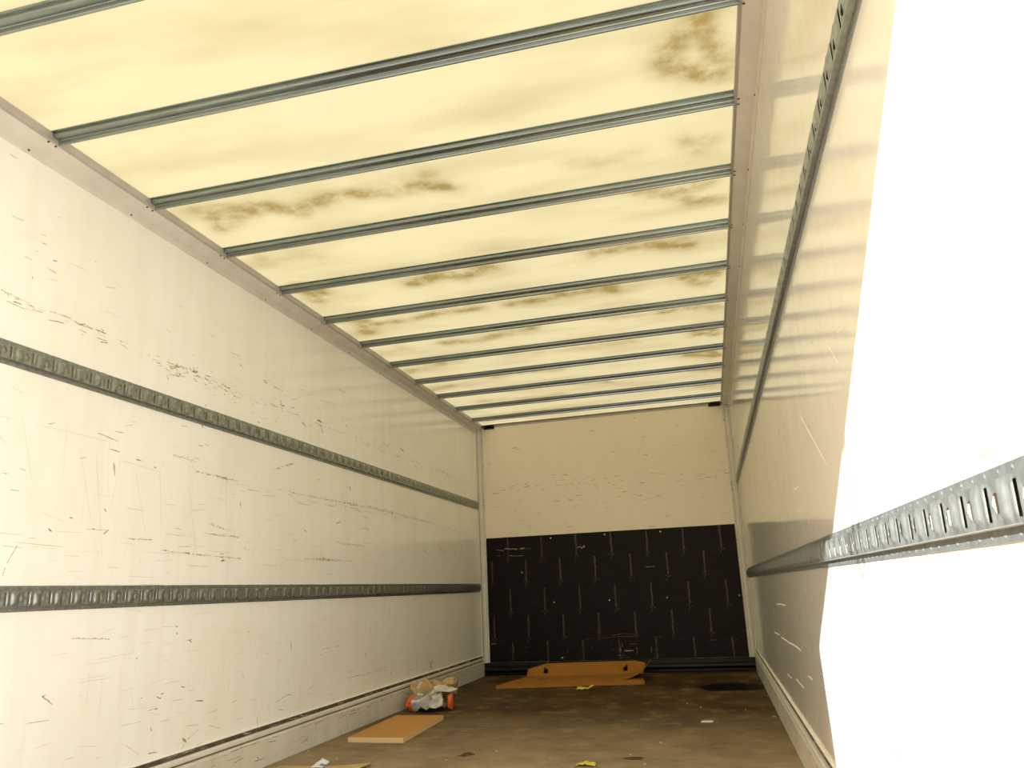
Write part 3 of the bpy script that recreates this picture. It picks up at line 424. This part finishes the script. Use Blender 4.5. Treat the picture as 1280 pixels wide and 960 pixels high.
for y in BOWY:
    for dy in (.008, .040): 
        add_rivet(trimL, (.056, y + dy - .008, 2.326 - .0045), (.3, 0, -.95))
        add_rivet(trimR, (W - .056, y + dy, 2.357 - .0045), (-.3, 0, -.95))
    add_rivet(trimL, (.0085, y - .03, 2.28), (1, 0, 0))
    add_rivet(trimR, (W - .0085, y - .05, 2.32), (-1, 0, 0))

# rear door frame: header and posts (the sun's shadow edge on the right wall comes from these)
fr = MB(); fr.box((-.04, YB - .06, 2.33), (W + .04, YB, 2.43)); fr.box((-.04, YB, 2.388), (W + .04, YB + .12, 2.42))
struct(fr.build('trim_3', M['alu']))
jb = MB()
jb.extrude([(YB, 2.33), (YB - .06, 2.33), (YB - .10, 1.98), (YB - .10, 0), (YB, 0)], lambda a, b, t: (t, a, b), -.04, 0.0)  # unseen slanted top corner is made up, shaped to bend the shadow edge
struct(jb.build('trim_4', M['alu']))
jr = MB(); jr.box((W, YB - .08, 0), (W + .04, YB, 2.33)); struct(jr.build('trim_5', M['alu']))

# front corner posts
def post(name, side):
    q = (lambda a, b, t: (a, L - b, t)) if side < 0 else (lambda a, b, t: (W - a, L - b, t))
    m_ = MB()
    prof = [(0, 0), (0, .050), (.006, .052), (.010, .046), (.014, .030), (.030, .013), (.044, .010), (.050, .007), (.062, .006), (.064, 0)]
    m_.extrude(prof, q, .11, 2.33, mis=[0, 0, 0, 1, 0, 0, 1, 0, 0, 0]); o = struct(m_.build(name, [M['alu'], M['alu_grey']]))
    rr = random.Random(3 if side < 0 else 4)
    for z in (1.62, 1.60, 1.565, 1.545, 1.27, 1.10, .95, .6, .35, 1.95, 2.2):
        add_rivet(o, q(.055 if z > 1.3 else .058, .0065, z), (0, -1, 0))
    return o
postL = post('trim_6', -1); postR = post('trim_7', 1)
# top angle on the front wall and corner brackets
ta = MB(); ta.extrude([(0, 0), (-.028, 0), (-.030, -.004), (-.004, -.008), (-.004, -.030), (0, -.030)], lambda a, b, t: (t, L + a, roofz(t) - .001 + b), .07, W - .07)
topang = struct(ta.build('trim_8', M['alu_grey']))
def bracket(x0, sx):
    m_ = MB(); z = roofz(x0)
    m_.box((min(x0, x0 + sx*.09), L - .05, z - .020), (max(x0, x0 + sx*.09), L - .005, z - .012))
    m_.box((min(x0, x0 + sx*.11), L - .0075, z - .045), (max(x0, x0 + sx*.11), L - .0045, z - .012))
    m_.box((min(x0 - sx*.02, x0 + sx*.03), L - .07, z - .03), (max(x0 - sx*.02, x0 + sx*.03), L - .035, z - .02))
    return m_.build('corner_bracket', M['black'], topang, bevel=.001)
bracket(.075, 1); bracket(W - .075, -1)

# skirting rails and kick plates
def skirting(name, side):
    q = (lambda a, b, t: (a, t, b)) if side < 0 else (lambda a, b, t: (W - a, t, b))
    m_ = MB(); y0, y1 = YB + .02, L - .055
    m_.extrude([(0, 0), (.022, 0), (.022, .120), (.018, .126), (.012, .129), (0, .129)], q, y0, y1, mi=2)      # kick plate
    m_.extrude([(0, .129), (.009, .129), (.009, .135), (0, .135)], q, y0, y1, mi=1)                            # dark joint
    m_.extrude([(0, .135), (.016, .135), (.021, .140), (.021, .152), (.016, .158), (0, .158)], q, y0, y1, mi=0) # rounded ledge
    m_.extrude([(0, .158), (.006, .158), (.006, .177), (0, .177)], q, y0, y1, mi=1)                            # dirty seam
    m_.extrude([(0, .177), (.008, .177), (.008, .181), (0, .181)], q, y0, y1, mi=4)
    rr = random.Random(21 if side < 0 else 22)
    fn = lambda a, b: q(.0227, b, a)
    for k in range(170):
        y = rr.uniform(1.2, 7.3); z = rr.choice([rr.uniform(.105, .122), rr.uniform(.02, .122)]); l = rr.uniform(.01, .14)
        sliver(m_, fn, y, z, y + l, min(z + rr.gauss(.004, .006), .121), rr.uniform(.0015, .006), rr.choice([3, 5, 5, 3, 3]), rr)
    fn2 = lambda a, b: q(.0065, b, a)
    for k in range(60):
        y = rr.uniform(1.2, 7.3); sliver(m_, fn2, y, rr.uniform(.160, .175), y + rr.uniform(.01, .08), rr.uniform(.160, .175), rr.uniform(.001, .003), 4, rr)
    return struct(m_.build(name, [M['alu'], M['gasket'], M['kick'], MK[0], MK[4], MK[1]]))
skirting('baseboard_left', -1); skirting('baseboard_right', 1)

# ------------------------------------------------------------ roof bows
def bow_mesh():
    """hat section: near upright, open dark channel underneath, rounded far lip"""
    m_ = MB(); h = -.033
    prof = [(-.010, 0), (-.010, -.003), (0, -.004), (.001, -.014), (.003, -.017), (.006, -.018), (.025, -.018),
            (.027, -.020), (.029, -.030), (.031, h), (.035, h - .001), (.039, h + .002), (.042, -.026), (.043, -.004), (.052, -.003), (.052, 0)]
    x0, x1 = .068, W - .068
    n = 24
    def q(a, b, t):
        return (t, a, b + roofz(t) - .0012)
    m_.extrude(prof, q, x0, x1, n=n); return m_.mesh('roof_bow', [M['bow']])
bm_ = bow_mesh()
ordn = ['nearest the camera, crossing the top left corner', 'second nearest the camera', 'third nearest the camera', 'fourth nearest the camera', 'fifth nearest the camera', 'sixth nearest the camera',
        'sixth counted from the front wall', 'fifth counted from the front wall', 'fourth counted from the front wall', 'third counted from the front wall', 'second counted from the front wall', 'closest to the front wall']
for k, y in enumerate(BOWY):
    o = bpy.data.objects.new('roof_bow', bm_); C.objects.link(o); o.location = (0, y, 0)
    if k == 0:
        bb = bmesh.new(); bb.from_mesh(bm_); bmesh.ops.recalc_face_normals(bb, faces=bb.faces); bb.to_mesh(bm_); bb.free()
    tag(o, 'grey steel bow under the yellow roof, ' + ordn[k], 'roof bow', 'roof bows spanning the ceiling')

# ------------------------------------------------------------ load-securing rails
P = .0875
def rail_mesh(cells):
    """galvanised hat rail: two flanges, raised web; each pitch a pressed rib, a round hole and a slot"""
    us = sorted(set([0, .004, .008, .012, .017, .022, .026, .030, .034, .0375, .041, .0445, .048, .0515, .055, .059, .0615, .0650, .0745, .0765, .080, .084]))
    tf = [-.040, -.0255, -.0240, -.0185, -.0145, -.0105, -.007, -.0035, 0, .0035, .007, .0105, .0145, .0185, .0240, .0255, .040]
    hc, hr = .0465, .0112
    def d(u, t):
        if abs(t) > .0250: return .003
        at_ = abs(t)
        if at_ > .0235: return .015
        r = 0
        # convex pressed rib beside the hole
        e = max(0, min(1, (.0205 - at_) / .005))
        if .004 <= u <= .034: r += .0045 * max(0.0, math.sin(PI * (u - .004) / .030)) ** .7 * e
        if .036 <= u <= .060: r -= .0012 * e
        if .0765 <= u <= .086: r += .0015 * e
        return .015 + r
    v = []; f = []; mi = []
    nu = len(us); nt = len(tf)
    cols = []
    for c in range(cells):
        for u in us: cols.append((c, u))
    cols.append((cells, 0))
    idx = {}
    for ci, (c, u) in enumerate(cols):
        for ti, t in enumerate(tf):
            uu, tt = u, t
            dx, dt = u - hc, t; r = math.hypot(dx, dt)
            if hr * .72 < r < hr * 1.38 and abs(t) < .0145: uu = hc + dx / r * hr; tt = dt / r * hr
            v.append((d(u, t), c*P + uu, tt)); idx[ci, ti] = len(v) - 1
    for ci in range(len(cols) - 1):
        c, u = cols[ci]; u1 = cols[ci+1][1] or P; um = (u + u1) / 2
        for ti in range(nt - 1):
            tm = (tf[ti] + tf[ti+1]) / 2
            if math.hypot(um - hc, tm) < hr * .93: continue
            if .0650 <= um <= .0745 and abs(tm) < .0185: continue
            f.append((idx[ci, ti], idx[ci+1, ti], idx[ci+1, ti+1], idx[ci, ti+1])); mi.append(0)
    # back plate seen dark through the openings, and the outer edges
    Lr = cells * P
    def quad(a, b, c_, d_, k=0):
        i = len(v); v.extend([a, b, c_, d_]); f.append((i, i+1, i+2, i+3)); mi.append(k)
    quad((.004, 0, -.025), (.004, Lr, -.025), (.004, Lr, .025), (.004, 0, .025), 1)
    for s in (-1, 1): quad((0, 0, s*.040), (0, Lr, s*.040), (.003, Lr, s*.040), (.003, 0, s*.040))
    for y in (0, Lr):
        i = len(v); v.extend([(0, y, -.04), (.003, y, -.04), (.003, y, -.0255), (.015, y, -.0240), (.015, y, .0240), (.003, y, .0255), (.003, y, .04), (0, y, .04)])
        f.append(tuple(range(i, i+8))); mi.append(1)
    # small dimples / nail heads along both flanges
    for c in range(cells * 2):
        for s in (-1, 1):
            y = (c + .5 + .15*s) * P/2; t = s*.0335; r = .0032; i = len(v)
            v.extend([(.003, y + r*math.cos(k*PI/3), t + r*math.sin(k*PI/3)) for k in range(6)]); v.append((.0052, y, t))
            for k in range(6): f.append((i+k, i+(k+1) % 6, i+6)); mi.append(0)
    me = bpy.data.meshes.new('load_rail'); me.from_pydata(v, [], f); me.materials.append(M['galv']); me.materials.append(M['cavity'])
    me.polygons.foreach_set('material_index', mi); me.update()
    bb = bmesh.new(); bb.from_mesh(me); bmesh.ops.recalc_face_normals(bb, faces=bb.faces); bb.to_mesh(me); bb.free()
    me.polygons.foreach_set('use_smooth', [True]*len(me.polygons)); me.set_sharp_from_angle(angle=math.radians(38))
    return me
NC = 86
railm = rail_mesh(NC)
yend = L - .05
for (x, z, yo, flip, lab) in ((.0, 1.560, 0, False, 'perforated grey steel lashing rail along the left wall, the upper of its two'),
                              (.0, .787, .0, False, 'perforated grey steel lashing rail along the left wall, the lower of its two'),
                              (W, 1.632, 0, True, 'perforated grey steel lashing rail high on the right wall, seen edge on'),
                              (W, .812, 0, True, 'perforated steel lashing rail low on the right wall, near end bright in the sun')):
    o = bpy.data.objects.new('lashing_rail', railm); C.objects.link(o)
    o.location = (x, yend - NC*P, z)
    if flip: o.rotation_euler = (0, PI, 0)
    tag(o, lab, 'rail', 'lashing rails on the side walls')

# ------------------------------------------------------------ dark plywood panel and floor bar on the front wall
pp = MB(); y1 = L - .010
pp.box((.066, y1, .112), (2.382, L - .0008, 1.245), 0)
rnd = random.Random(8); fnp = lambda a, b: (a, y1 - .0004, b)
def stroke(x, z0, z1):
    n = 9
    for k in range(n):
        a = z0 + (z1 - z0)*k/n; b = z0 + (z1 - z0)*(k + 1)/n; w = rnd.uniform(.010, .018); xx = x + rnd.gauss(0, .0012)
        pp.poly([fnp(xx - w/2, a), fnp(xx + w/2, a), fnp(xx + w/2 + rnd.gauss(0, .001), b), fnp(xx - w/2, b)], 1)
    zb = z1 - .004                                          # three small splayed marks below each stroke
    if zb > .13:
        for dx, dz in ((-.026, .016), (.030, .010), (-.016, -.034)):
            sliver(pp, fnp, x, zb - .012, x + dx, zb - .012 + dz, .011, 1, rnd)
rows = [(1.238, 1.045, .277, 7), (1.03, .83, .115, 7), (.765, .56, .283, 7), (.525, .325, .117, 7), (.29, .118, .287, 7)]
for ri, (z0, z1, x0, n) in enumerate(rows):
    for k in range(n):
        x = x0 + .3285*k
        if x < 2.34: stroke(x - .008*(ri // 1 > 9), z0, z1)
for a0, b0, a1, b1, w, c in FD: sliver(pp, fnp, a0, b0, a1, b1, w, {1: 2, 3: 3, 4: 4}[c], rnd)
for k in range(70):
    x = rnd.uniform(.08, 2.3); z = rnd.choice([rnd.uniform(.13, .3), rnd.uniform(.13, 1.2)]); l = rnd.uniform(.01, .10)
    sliver(pp, fnp, x, z, x + l, z + rnd.gauss(0, .003), rnd.uniform(.001, .003), rnd.choice([1, 1, 1, 2, 3]) if z < .3 else 1, rnd)
plyo = pp.build('plywood_panel', [M['ply'], M['print'], M['scrape'], M['scrape_o'], M['screw']], recalc=False)
tag(plyo, 'dark brown scuffed plywood panel screwed to the lower front wall', 'panel')
for x, z in DOTS:
    m_ = MB(); r = .006
    for a, (c0, h0, c1, h1) in enumerate(((1, 0, .9, .0015), (.9, .0015, .4, .003))):
        for k in range(10):
            A = PI/5*k; B = PI/5*(k+1)
            m_.poly([(x + r*c0*math.cos(A), y1 - h0, z + r*c0*math.sin(A)), (x + r*c0*math.cos(B), y1 - h0, z + r*c0*math.sin(B)), (x + r*c1*math.cos(B), y1 - h1, z + r*c1*math.sin(B)), (x + r*c1*math.cos(A), y1 - h1, z + r*c1*math.sin(A))])
    m_.poly([(x + r*.4*math.cos(PI/5*k), y1 - .003, z + r*.4*math.sin(PI/5*k)) for k in range(10)])
    m_.build('screw', M['screw'], plyo)
fb = empty('floor_bar', (W/2, L - .05, 0))
def rel(o, e): o.location = -Vector(e.location)
m_ = MB(); m_.tube([(.03, L - .055, .052), (W - .03, L - .055, .052)], .024, 20); o = m_.build('tube', M['black'], fb, smooth=True, auto=50); rel(o, fb)
m_ = MB(); m_.extrude([(0, 0), (-.012, 0), (-.016, .004), (-.016, .090), (-.004, .108), (0, .110)], lambda a, b, t: (t, L + a, b), .002, W - .002); o = m_.build('angle_strip', M['black'], fb, bevel=.0015); rel(o, fb)
for x in (.045, .13, W - .06):
    m_ = MB(); m_.tube([(x - .012, L - .055, .052), (x + .012, L - .055, .052)], .028, 20); m_.box((x - .014, L - .085, 0), (x + .014, L - .016, .03))
    o = m_.build('clamp', M['black'], fb); rel(o, fb)
tag(fb, 'black steel tube lying along the foot of the front wall', 'bar')

# ------------------------------------------------------------ loose things on the floor
def slab(mb, pts, z0, z1, mt=0, ms=1, n=1):
    top = [(x, y, z1) for x, y in pts]; bot = [(x, y, z0) for x, y in pts]
    mb.poly(top, mt); mb.poly(bot[::-1], mt)
    for i in range(len(pts)):
        j = (i + 1) % len(pts); mb.poly([bot[i], bot[j], top[j], top[i]], ms)
m_ = MB(); B0 = Vector((.165, 4.23, 0))
slab(m_, [(0, 0), (.325, -.025), (.29, .735), (-.022, .745)], .001, .027)
o = m_.build('fibreboard_sheet', [M['board'], M['board_edge']], at=B0, bevel=.0012); tag(o, 'light brown flat board lying on the floor beside the left kick plate', 'board')

def warp_sheet(fn, nu, nv, th=.003, mats=(0, 0), name='x', material=None, parent=None, loc=(0, 0, 0), smooth=True, hole=None, mfn=None):
    """thin sheet of real thickness from a parametric surface"""
    bm = bmesh.new(); V = [[bm.verts.new(fn(i/nu, j/nv)) for j in range(nv+1)] for i in range(nu+1)]
    for i in range(nu):
        for j in range(nv):
            if hole and hole((i+.5)/nu, (j+.5)/nv): continue
            fc = bm.faces.new((V[i][j], V[i+1][j], V[i+1][j+1], V[i][j+1])); fc.smooth = smooth
            if mfn: fc.material_index = mfn((i+.5)/nu, (j+.5)/nv)
    bmesh.ops.recalc_face_normals(bm, faces=bm.faces)
    me = bpy.data.meshes.new(name); bm.to_mesh(me); bm.free()
    for mt in (material if isinstance(material, (list, tuple)) else [material]): me.materials.append(mt)
    o = bpy.data.objects.new(name, me); C.objects.link(o); o.location = loc
    if parent: o.parent = parent
    sd_ = o.modifiers.new('thickness', 'SOLIDIFY'); sd_.thickness = th; sd_.offset = 0
    return o
def lerp(a, b, t): return a + (b - a)*t
def bil(p00, p10, p11, p01, u, v):
    return lerp(lerp(Vector(p00), Vector(p10), u), lerp(Vector(p01), Vector(p11), u), v)

# opened-out carton in front of the plywood: base, leaning back flap with two hand holes, curled side flap, folded front flap
ct = empty('flattened_carton', (.9, 6.9, 0))
def nzv(x, y, s, a): return a * noise.noise(Vector((x*s, y*s, 1.3)))
def base(u, v):
    p = bil((.275, 6.56, .012), (1.46, 6.64, .012), (1.38, 7.20, .014), (.40, 7.10, .014), u, v)
    p.z += nzv(p.x, p.y, 3, .006) + .006; 
    if u < .03: p.x += nzv(p.y, 2, 40, .02)
    return p - ct.location
warp_sheet(base, 40, 14, .004, name='base_panel', material=[M['card'], plain('faded_stamp', (0.17, 0.09, 0.03), .8)], parent=ct,
           mfn=lambda u, v: 1 if (.14 < u < .25 and .42 < v < .62 and int(u*97) % 3 != 0) else 0)
def back(u, v):
    xb = lerp(.40, 1.40, u); yb = lerp(7.10, 7.20, u)
    ht = lerp(.075, .130, min(u/.16, 1)) if u < .16 else lerp(.130, .132, (u-.16)/.84)
    if u > .9: ht -= (u - .9)*.25
    p = Vector((lerp(xb, xb + (.0 if u < .9 else .02), v), yb + v*.09, .014 + v*ht*.80)); p.y += nzv(p.x, p.z, 4, .01)
    return p - ct.location
def hol(u, v):
    for uc in (.165, .855):
        if v > .30 and v < .72 and abs(u - uc) < .016*(1 if v < .55 else .6): return True
    return False
warp_sheet(back, 60, 14, .004, name='back_flap', material=M['card'], parent=ct, hole=hol)
def front(u, v):
    p = bil((.275, 6.56, .018), (1.46, 6.64, .016), (1.46, 6.60, .002), (.30, 6.46, .002), u, v); p.z += max(0, nzv(p.x, p.y, 5, .003)); return p - ct.location
warp_sheet(front, 30, 4, .003, name='front_flap', material=M['card'], parent=ct)
def curl(u, v):
    a = u * 1.15
    x = 1.22 + .26*math.sin(a)/math.sin(1.15)*.98; z = .02 + .115*(1 - math.cos(a))/(1 - math.cos(1.15))
    y = lerp(6.74, 7.16, v) + .05*u
    if v > .0: z *= lerp(1.0, .92, v)
    return Vector((x, y, z)) - ct.location
warp_sheet(curl, 16, 8, .004, name='curled_flap', material=M['card'], parent=ct)
ct.location.x += .09
tag(ct, 'opened-out brown cardboard carton lying in front of the dark plywood', 'cardboard')

# crumpled cement-type paper sack
sk = empty('crumpled_sack', (.22, 5.35, 0))
def crumple(p, s, a, k=0):
    q = p*s + Vector((k, k*.7, k*1.3))
    r = Vector((noise.noise(q), noise.noise(q + Vector((7, 3, 1))), noise.noise(q + Vector((2, 9, 5)))))
    rg = 1 - abs(noise.noise(q*1.9))*2
    return p + r*a + Vector((0, 0, 1))*rg*a*.35
def lump(name, c, rad, seed, mats, mfn, s=9, a=.035, rot=0, nu=40, nv=22):
    bm = bmesh.new(); V = []
    for j in range(nv+1):
        th = PI*j/nv; row = []
        for i in range(nu):
            ph = 2*PI*i/nu
            e = lambda w: math.copysign(abs(w)**.75, w)
            d = Vector((e(math.sin(th)*math.cos(ph)), e(math.sin(th)*math.sin(ph)), e(math.cos(th))))
            p = Vector((d.x*rad[0], d.y*rad[1], d.z*rad[2])); p = crumple(p, s, a, seed)
            p = Matrix.Rotation(rot, 3, 'Z') @ p; p = p + Vector(c); p.z = max(p.z, .002 + .001*noise.noise(p*30)); row.append(bm.verts.new(p))
        V.append(row)
    for j in range(nv):
        for i in range(nu):
            try: fc = bm.faces.new((V[j][i], V[j][(i+1) % nu], V[j+1][(i+1) % nu], V[j+1][i]))
            except ValueError: continue
            ctr = fc.calc_center_median(); fc.material_index = mfn(ctr - Vector(c)); fc.smooth = False
    bmesh.ops.remove_doubles(bm, verts=bm.verts, dist=.0008); bmesh.ops.recalc_face_normals(bm, faces=bm.faces)
    me = bpy.data.meshes.new(name); bm.to_mesh(me); bm.free()
    for mt in mats: me.materials.append(mt)
    o = bpy.data.objects.new(name, me); C.objects.link(o); o.parent = sk; return o
def mf(p):
    n = noise.noise(p*16)
    if p.x < -.085 and p.z < .045: return 1
    if -.06 < p.x < -.02 and p.z < -.02 and n > 0: return 1
    if p.z > .030 and n > -.25: return 2
    return 0
lump('printed_outer_layer', (.005, -.03, .050), (.130, .075, .050), 1.0, [M['white_pl'], M['orange_pl'], M['grey_pl']], mf, rot=.05, s=11, a=.05, nu=56, nv=30)
lump('orange_end', (.145, .03, .052), (.013, .055, .048), 5.0, [M['orange_pl'], M['black']], lambda p: 0, s=12, a=.02)
lump('paper_lining', (-.055, .085, .080), (.085, .050, .080), 3.0, [M['kraft']], lambda p: 0, s=16, a=.06)
lump('torn_lining', (.055, .16, .105), (.100, .06, .062), 8.0, [M['kraft'], MK[0]], lambda p: 1 if p.x > .075 else 0, s=16, a=.05)
def wedge(u, v):
    p = bil((-.150, .02, .03), (-.125, .03, .028), (-.075, .08, .165), (-.095, .08, .170), u, v); return crumple(p, 12, .012, 2)
warp_sheet(wedge, 4, 16, .003, name='white_rim', material=M['white_pl'], parent=sk)
def wing(u, v):
    p = bil((-.02, .02, .095), (.06, -.01, .105), (.175, .06, .120), (.05, .10, .150), u, v); p.x += .02*u*v; return crumple(p, 12, .016, 4)
warp_sheet(wing, 14, 10, .003, name='folded_rim', material=M['white_pl'], parent=sk)
tag(sk, 'crumpled orange and white paper sack with beige lining, by the left kick plate', 'sack')

# thin cardboard sheet at the lower edge of the picture, a white scrap on it
def shf(u, v):
    p = bil((.075, 3.05, .002), (.50, 3.0, .002), (.545, 3.69, .002), (.10, 3.645, .002), u, v)
    if v > .9: p.y -= .03*math.sin(u*PI)*(v - .9)/.1*.6
    p.z += .010*max(0, (u - .6)/.4)**2 + .0015; return p - Vector((.3, 3.3, 0))
o = warp_sheet(shf, 20, 16, .002, name='cardboard_sheet', material=M['sheet'], loc=(.3, 3.3, 0)); tag(o, 'thin tan cardboard sheet on the floor at the bottom edge of the picture', 'cardboard')
def scrapf(u, v):
    p = bil((-.03, -.05, .0), (.03, -.055, .0), (.022, .03, .010), (-.018, .045, .018), u, v); return crumple(p, 20, .004, 3)
o = warp_sheet(scrapf, 6, 8, .0015, name='paper_scrap', material=[M['paper'], M['blue']], loc=(.315, 3.635, .010), mfn=lambda u, v: 1 if (u > .5 and .2 < v < .5) else 0)
tag(o, 'small white paper scrap with blue print on the thin tan cardboard', 'paper')
def yel(sd_, lx, ly, hz):
    def fn(u, v):
        p = Vector(((u - .5)*lx, (v - .5)*ly, .004)); p.z += abs(noise.noise(Vector((u*3 + sd_, v*2, sd_))))*hz + (hz*.8*max(0, u - .65)/.35 if sd_ == 1 else hz*.4*math.sin(u*PI)); return p
    return fn
o = warp_sheet(yel(1, .13, .06, .030), 14, 6, .0015, name='yellow_wrapper', material=M['yellow'], loc=(1.125, 6.34, 0)); tag(o, 'yellow wrapper scrap on the floor in front of the opened-out carton', 'wrapper')
o = warp_sheet(yel(2, .085, .06, .012), 14, 6, .0015, name='yellow_wrapper', material=M['yellow'], loc=(1.53, 3.705, 0)); tag(o, 'bright yellow wrapper scrap on the bare floor, at the bottom edge of the picture', 'wrapper')
m_ = MB(); slab(m_, [(-.033, -.012), (.028, -.02), (.034, .012), (-.02, .014)], .0005, .006, 0, 0)
o = m_.build('paper_chip', M['paper'], at=(2.034, 4.827, 0)); tag(o, 'pale flat chip lying on the floor right of centre, before the right kick plate', 'chip')
rnd = random.Random(31); crumbs = [(1.698, 3.928), (1.818, 4.214), (1.342, 3.851), (1.905, 5.526), (1.992, 5.366), (2.42, 5.835), (2.255, 5.252), (2.40, 4.976), (.22, 3.82), (.308, 3.803), (.06, 3.991), (.62, 4.05), (.86, 3.80), (1.05, 4.0), (1.78, 3.74)]
cm = []
for k in range(3):
    m_ = MB(); pts = [(math.cos(a)*rnd.uniform(.003, .008), math.sin(a)*rnd.uniform(.003, .007)) for a in [2*PI*i/7 for i in range(7)]]
    slab(m_, pts, .0003, rnd.uniform(.003, .006), 0, 0); cm.append(m_.mesh('crumb', [M['crumb']]))
for k, (x, y) in enumerate(crumbs):
    o = bpy.data.objects.new('crumb', cm[k % 3]); C.objects.link(o); o.location = (x, y, 0); o.rotation_euler = (0, 0, rnd.uniform(0, 6))
    tag(o, 'tiny pale crumb of debris on the brown floor', 'debris', 'pale crumbs scattered over the floor')

# pull strap looped over the rear header (its shadow falls on the right wall)
m_ = MB(); sx, sy, zt, zb = .72, YB + .005, 2.33, 2.015; pts = []
for k in range(14): pts.append((sx - .004 - .020*math.sin(PI*.5*k/14), sy, lerp(zt + .02, zb + .03, k/14)))
for k in range(9): a = PI + PI*k/8; pts.append((sx + .024*math.cos(a), sy, zb + .03 + .03*math.sin(a)))
for k in range(14): pts.append((sx + .004 + .020*math.sin(PI*.5*(13-k)/14), sy, lerp(zb + .03, zt + .02, (k+1)/14)))
m_.tube(pts, .0075, 8); o = m_.build('pull_strap', M['rope'], smooth=True); tag(o, 'thin rope loop hanging from the rear door header, behind the camera', 'strap')
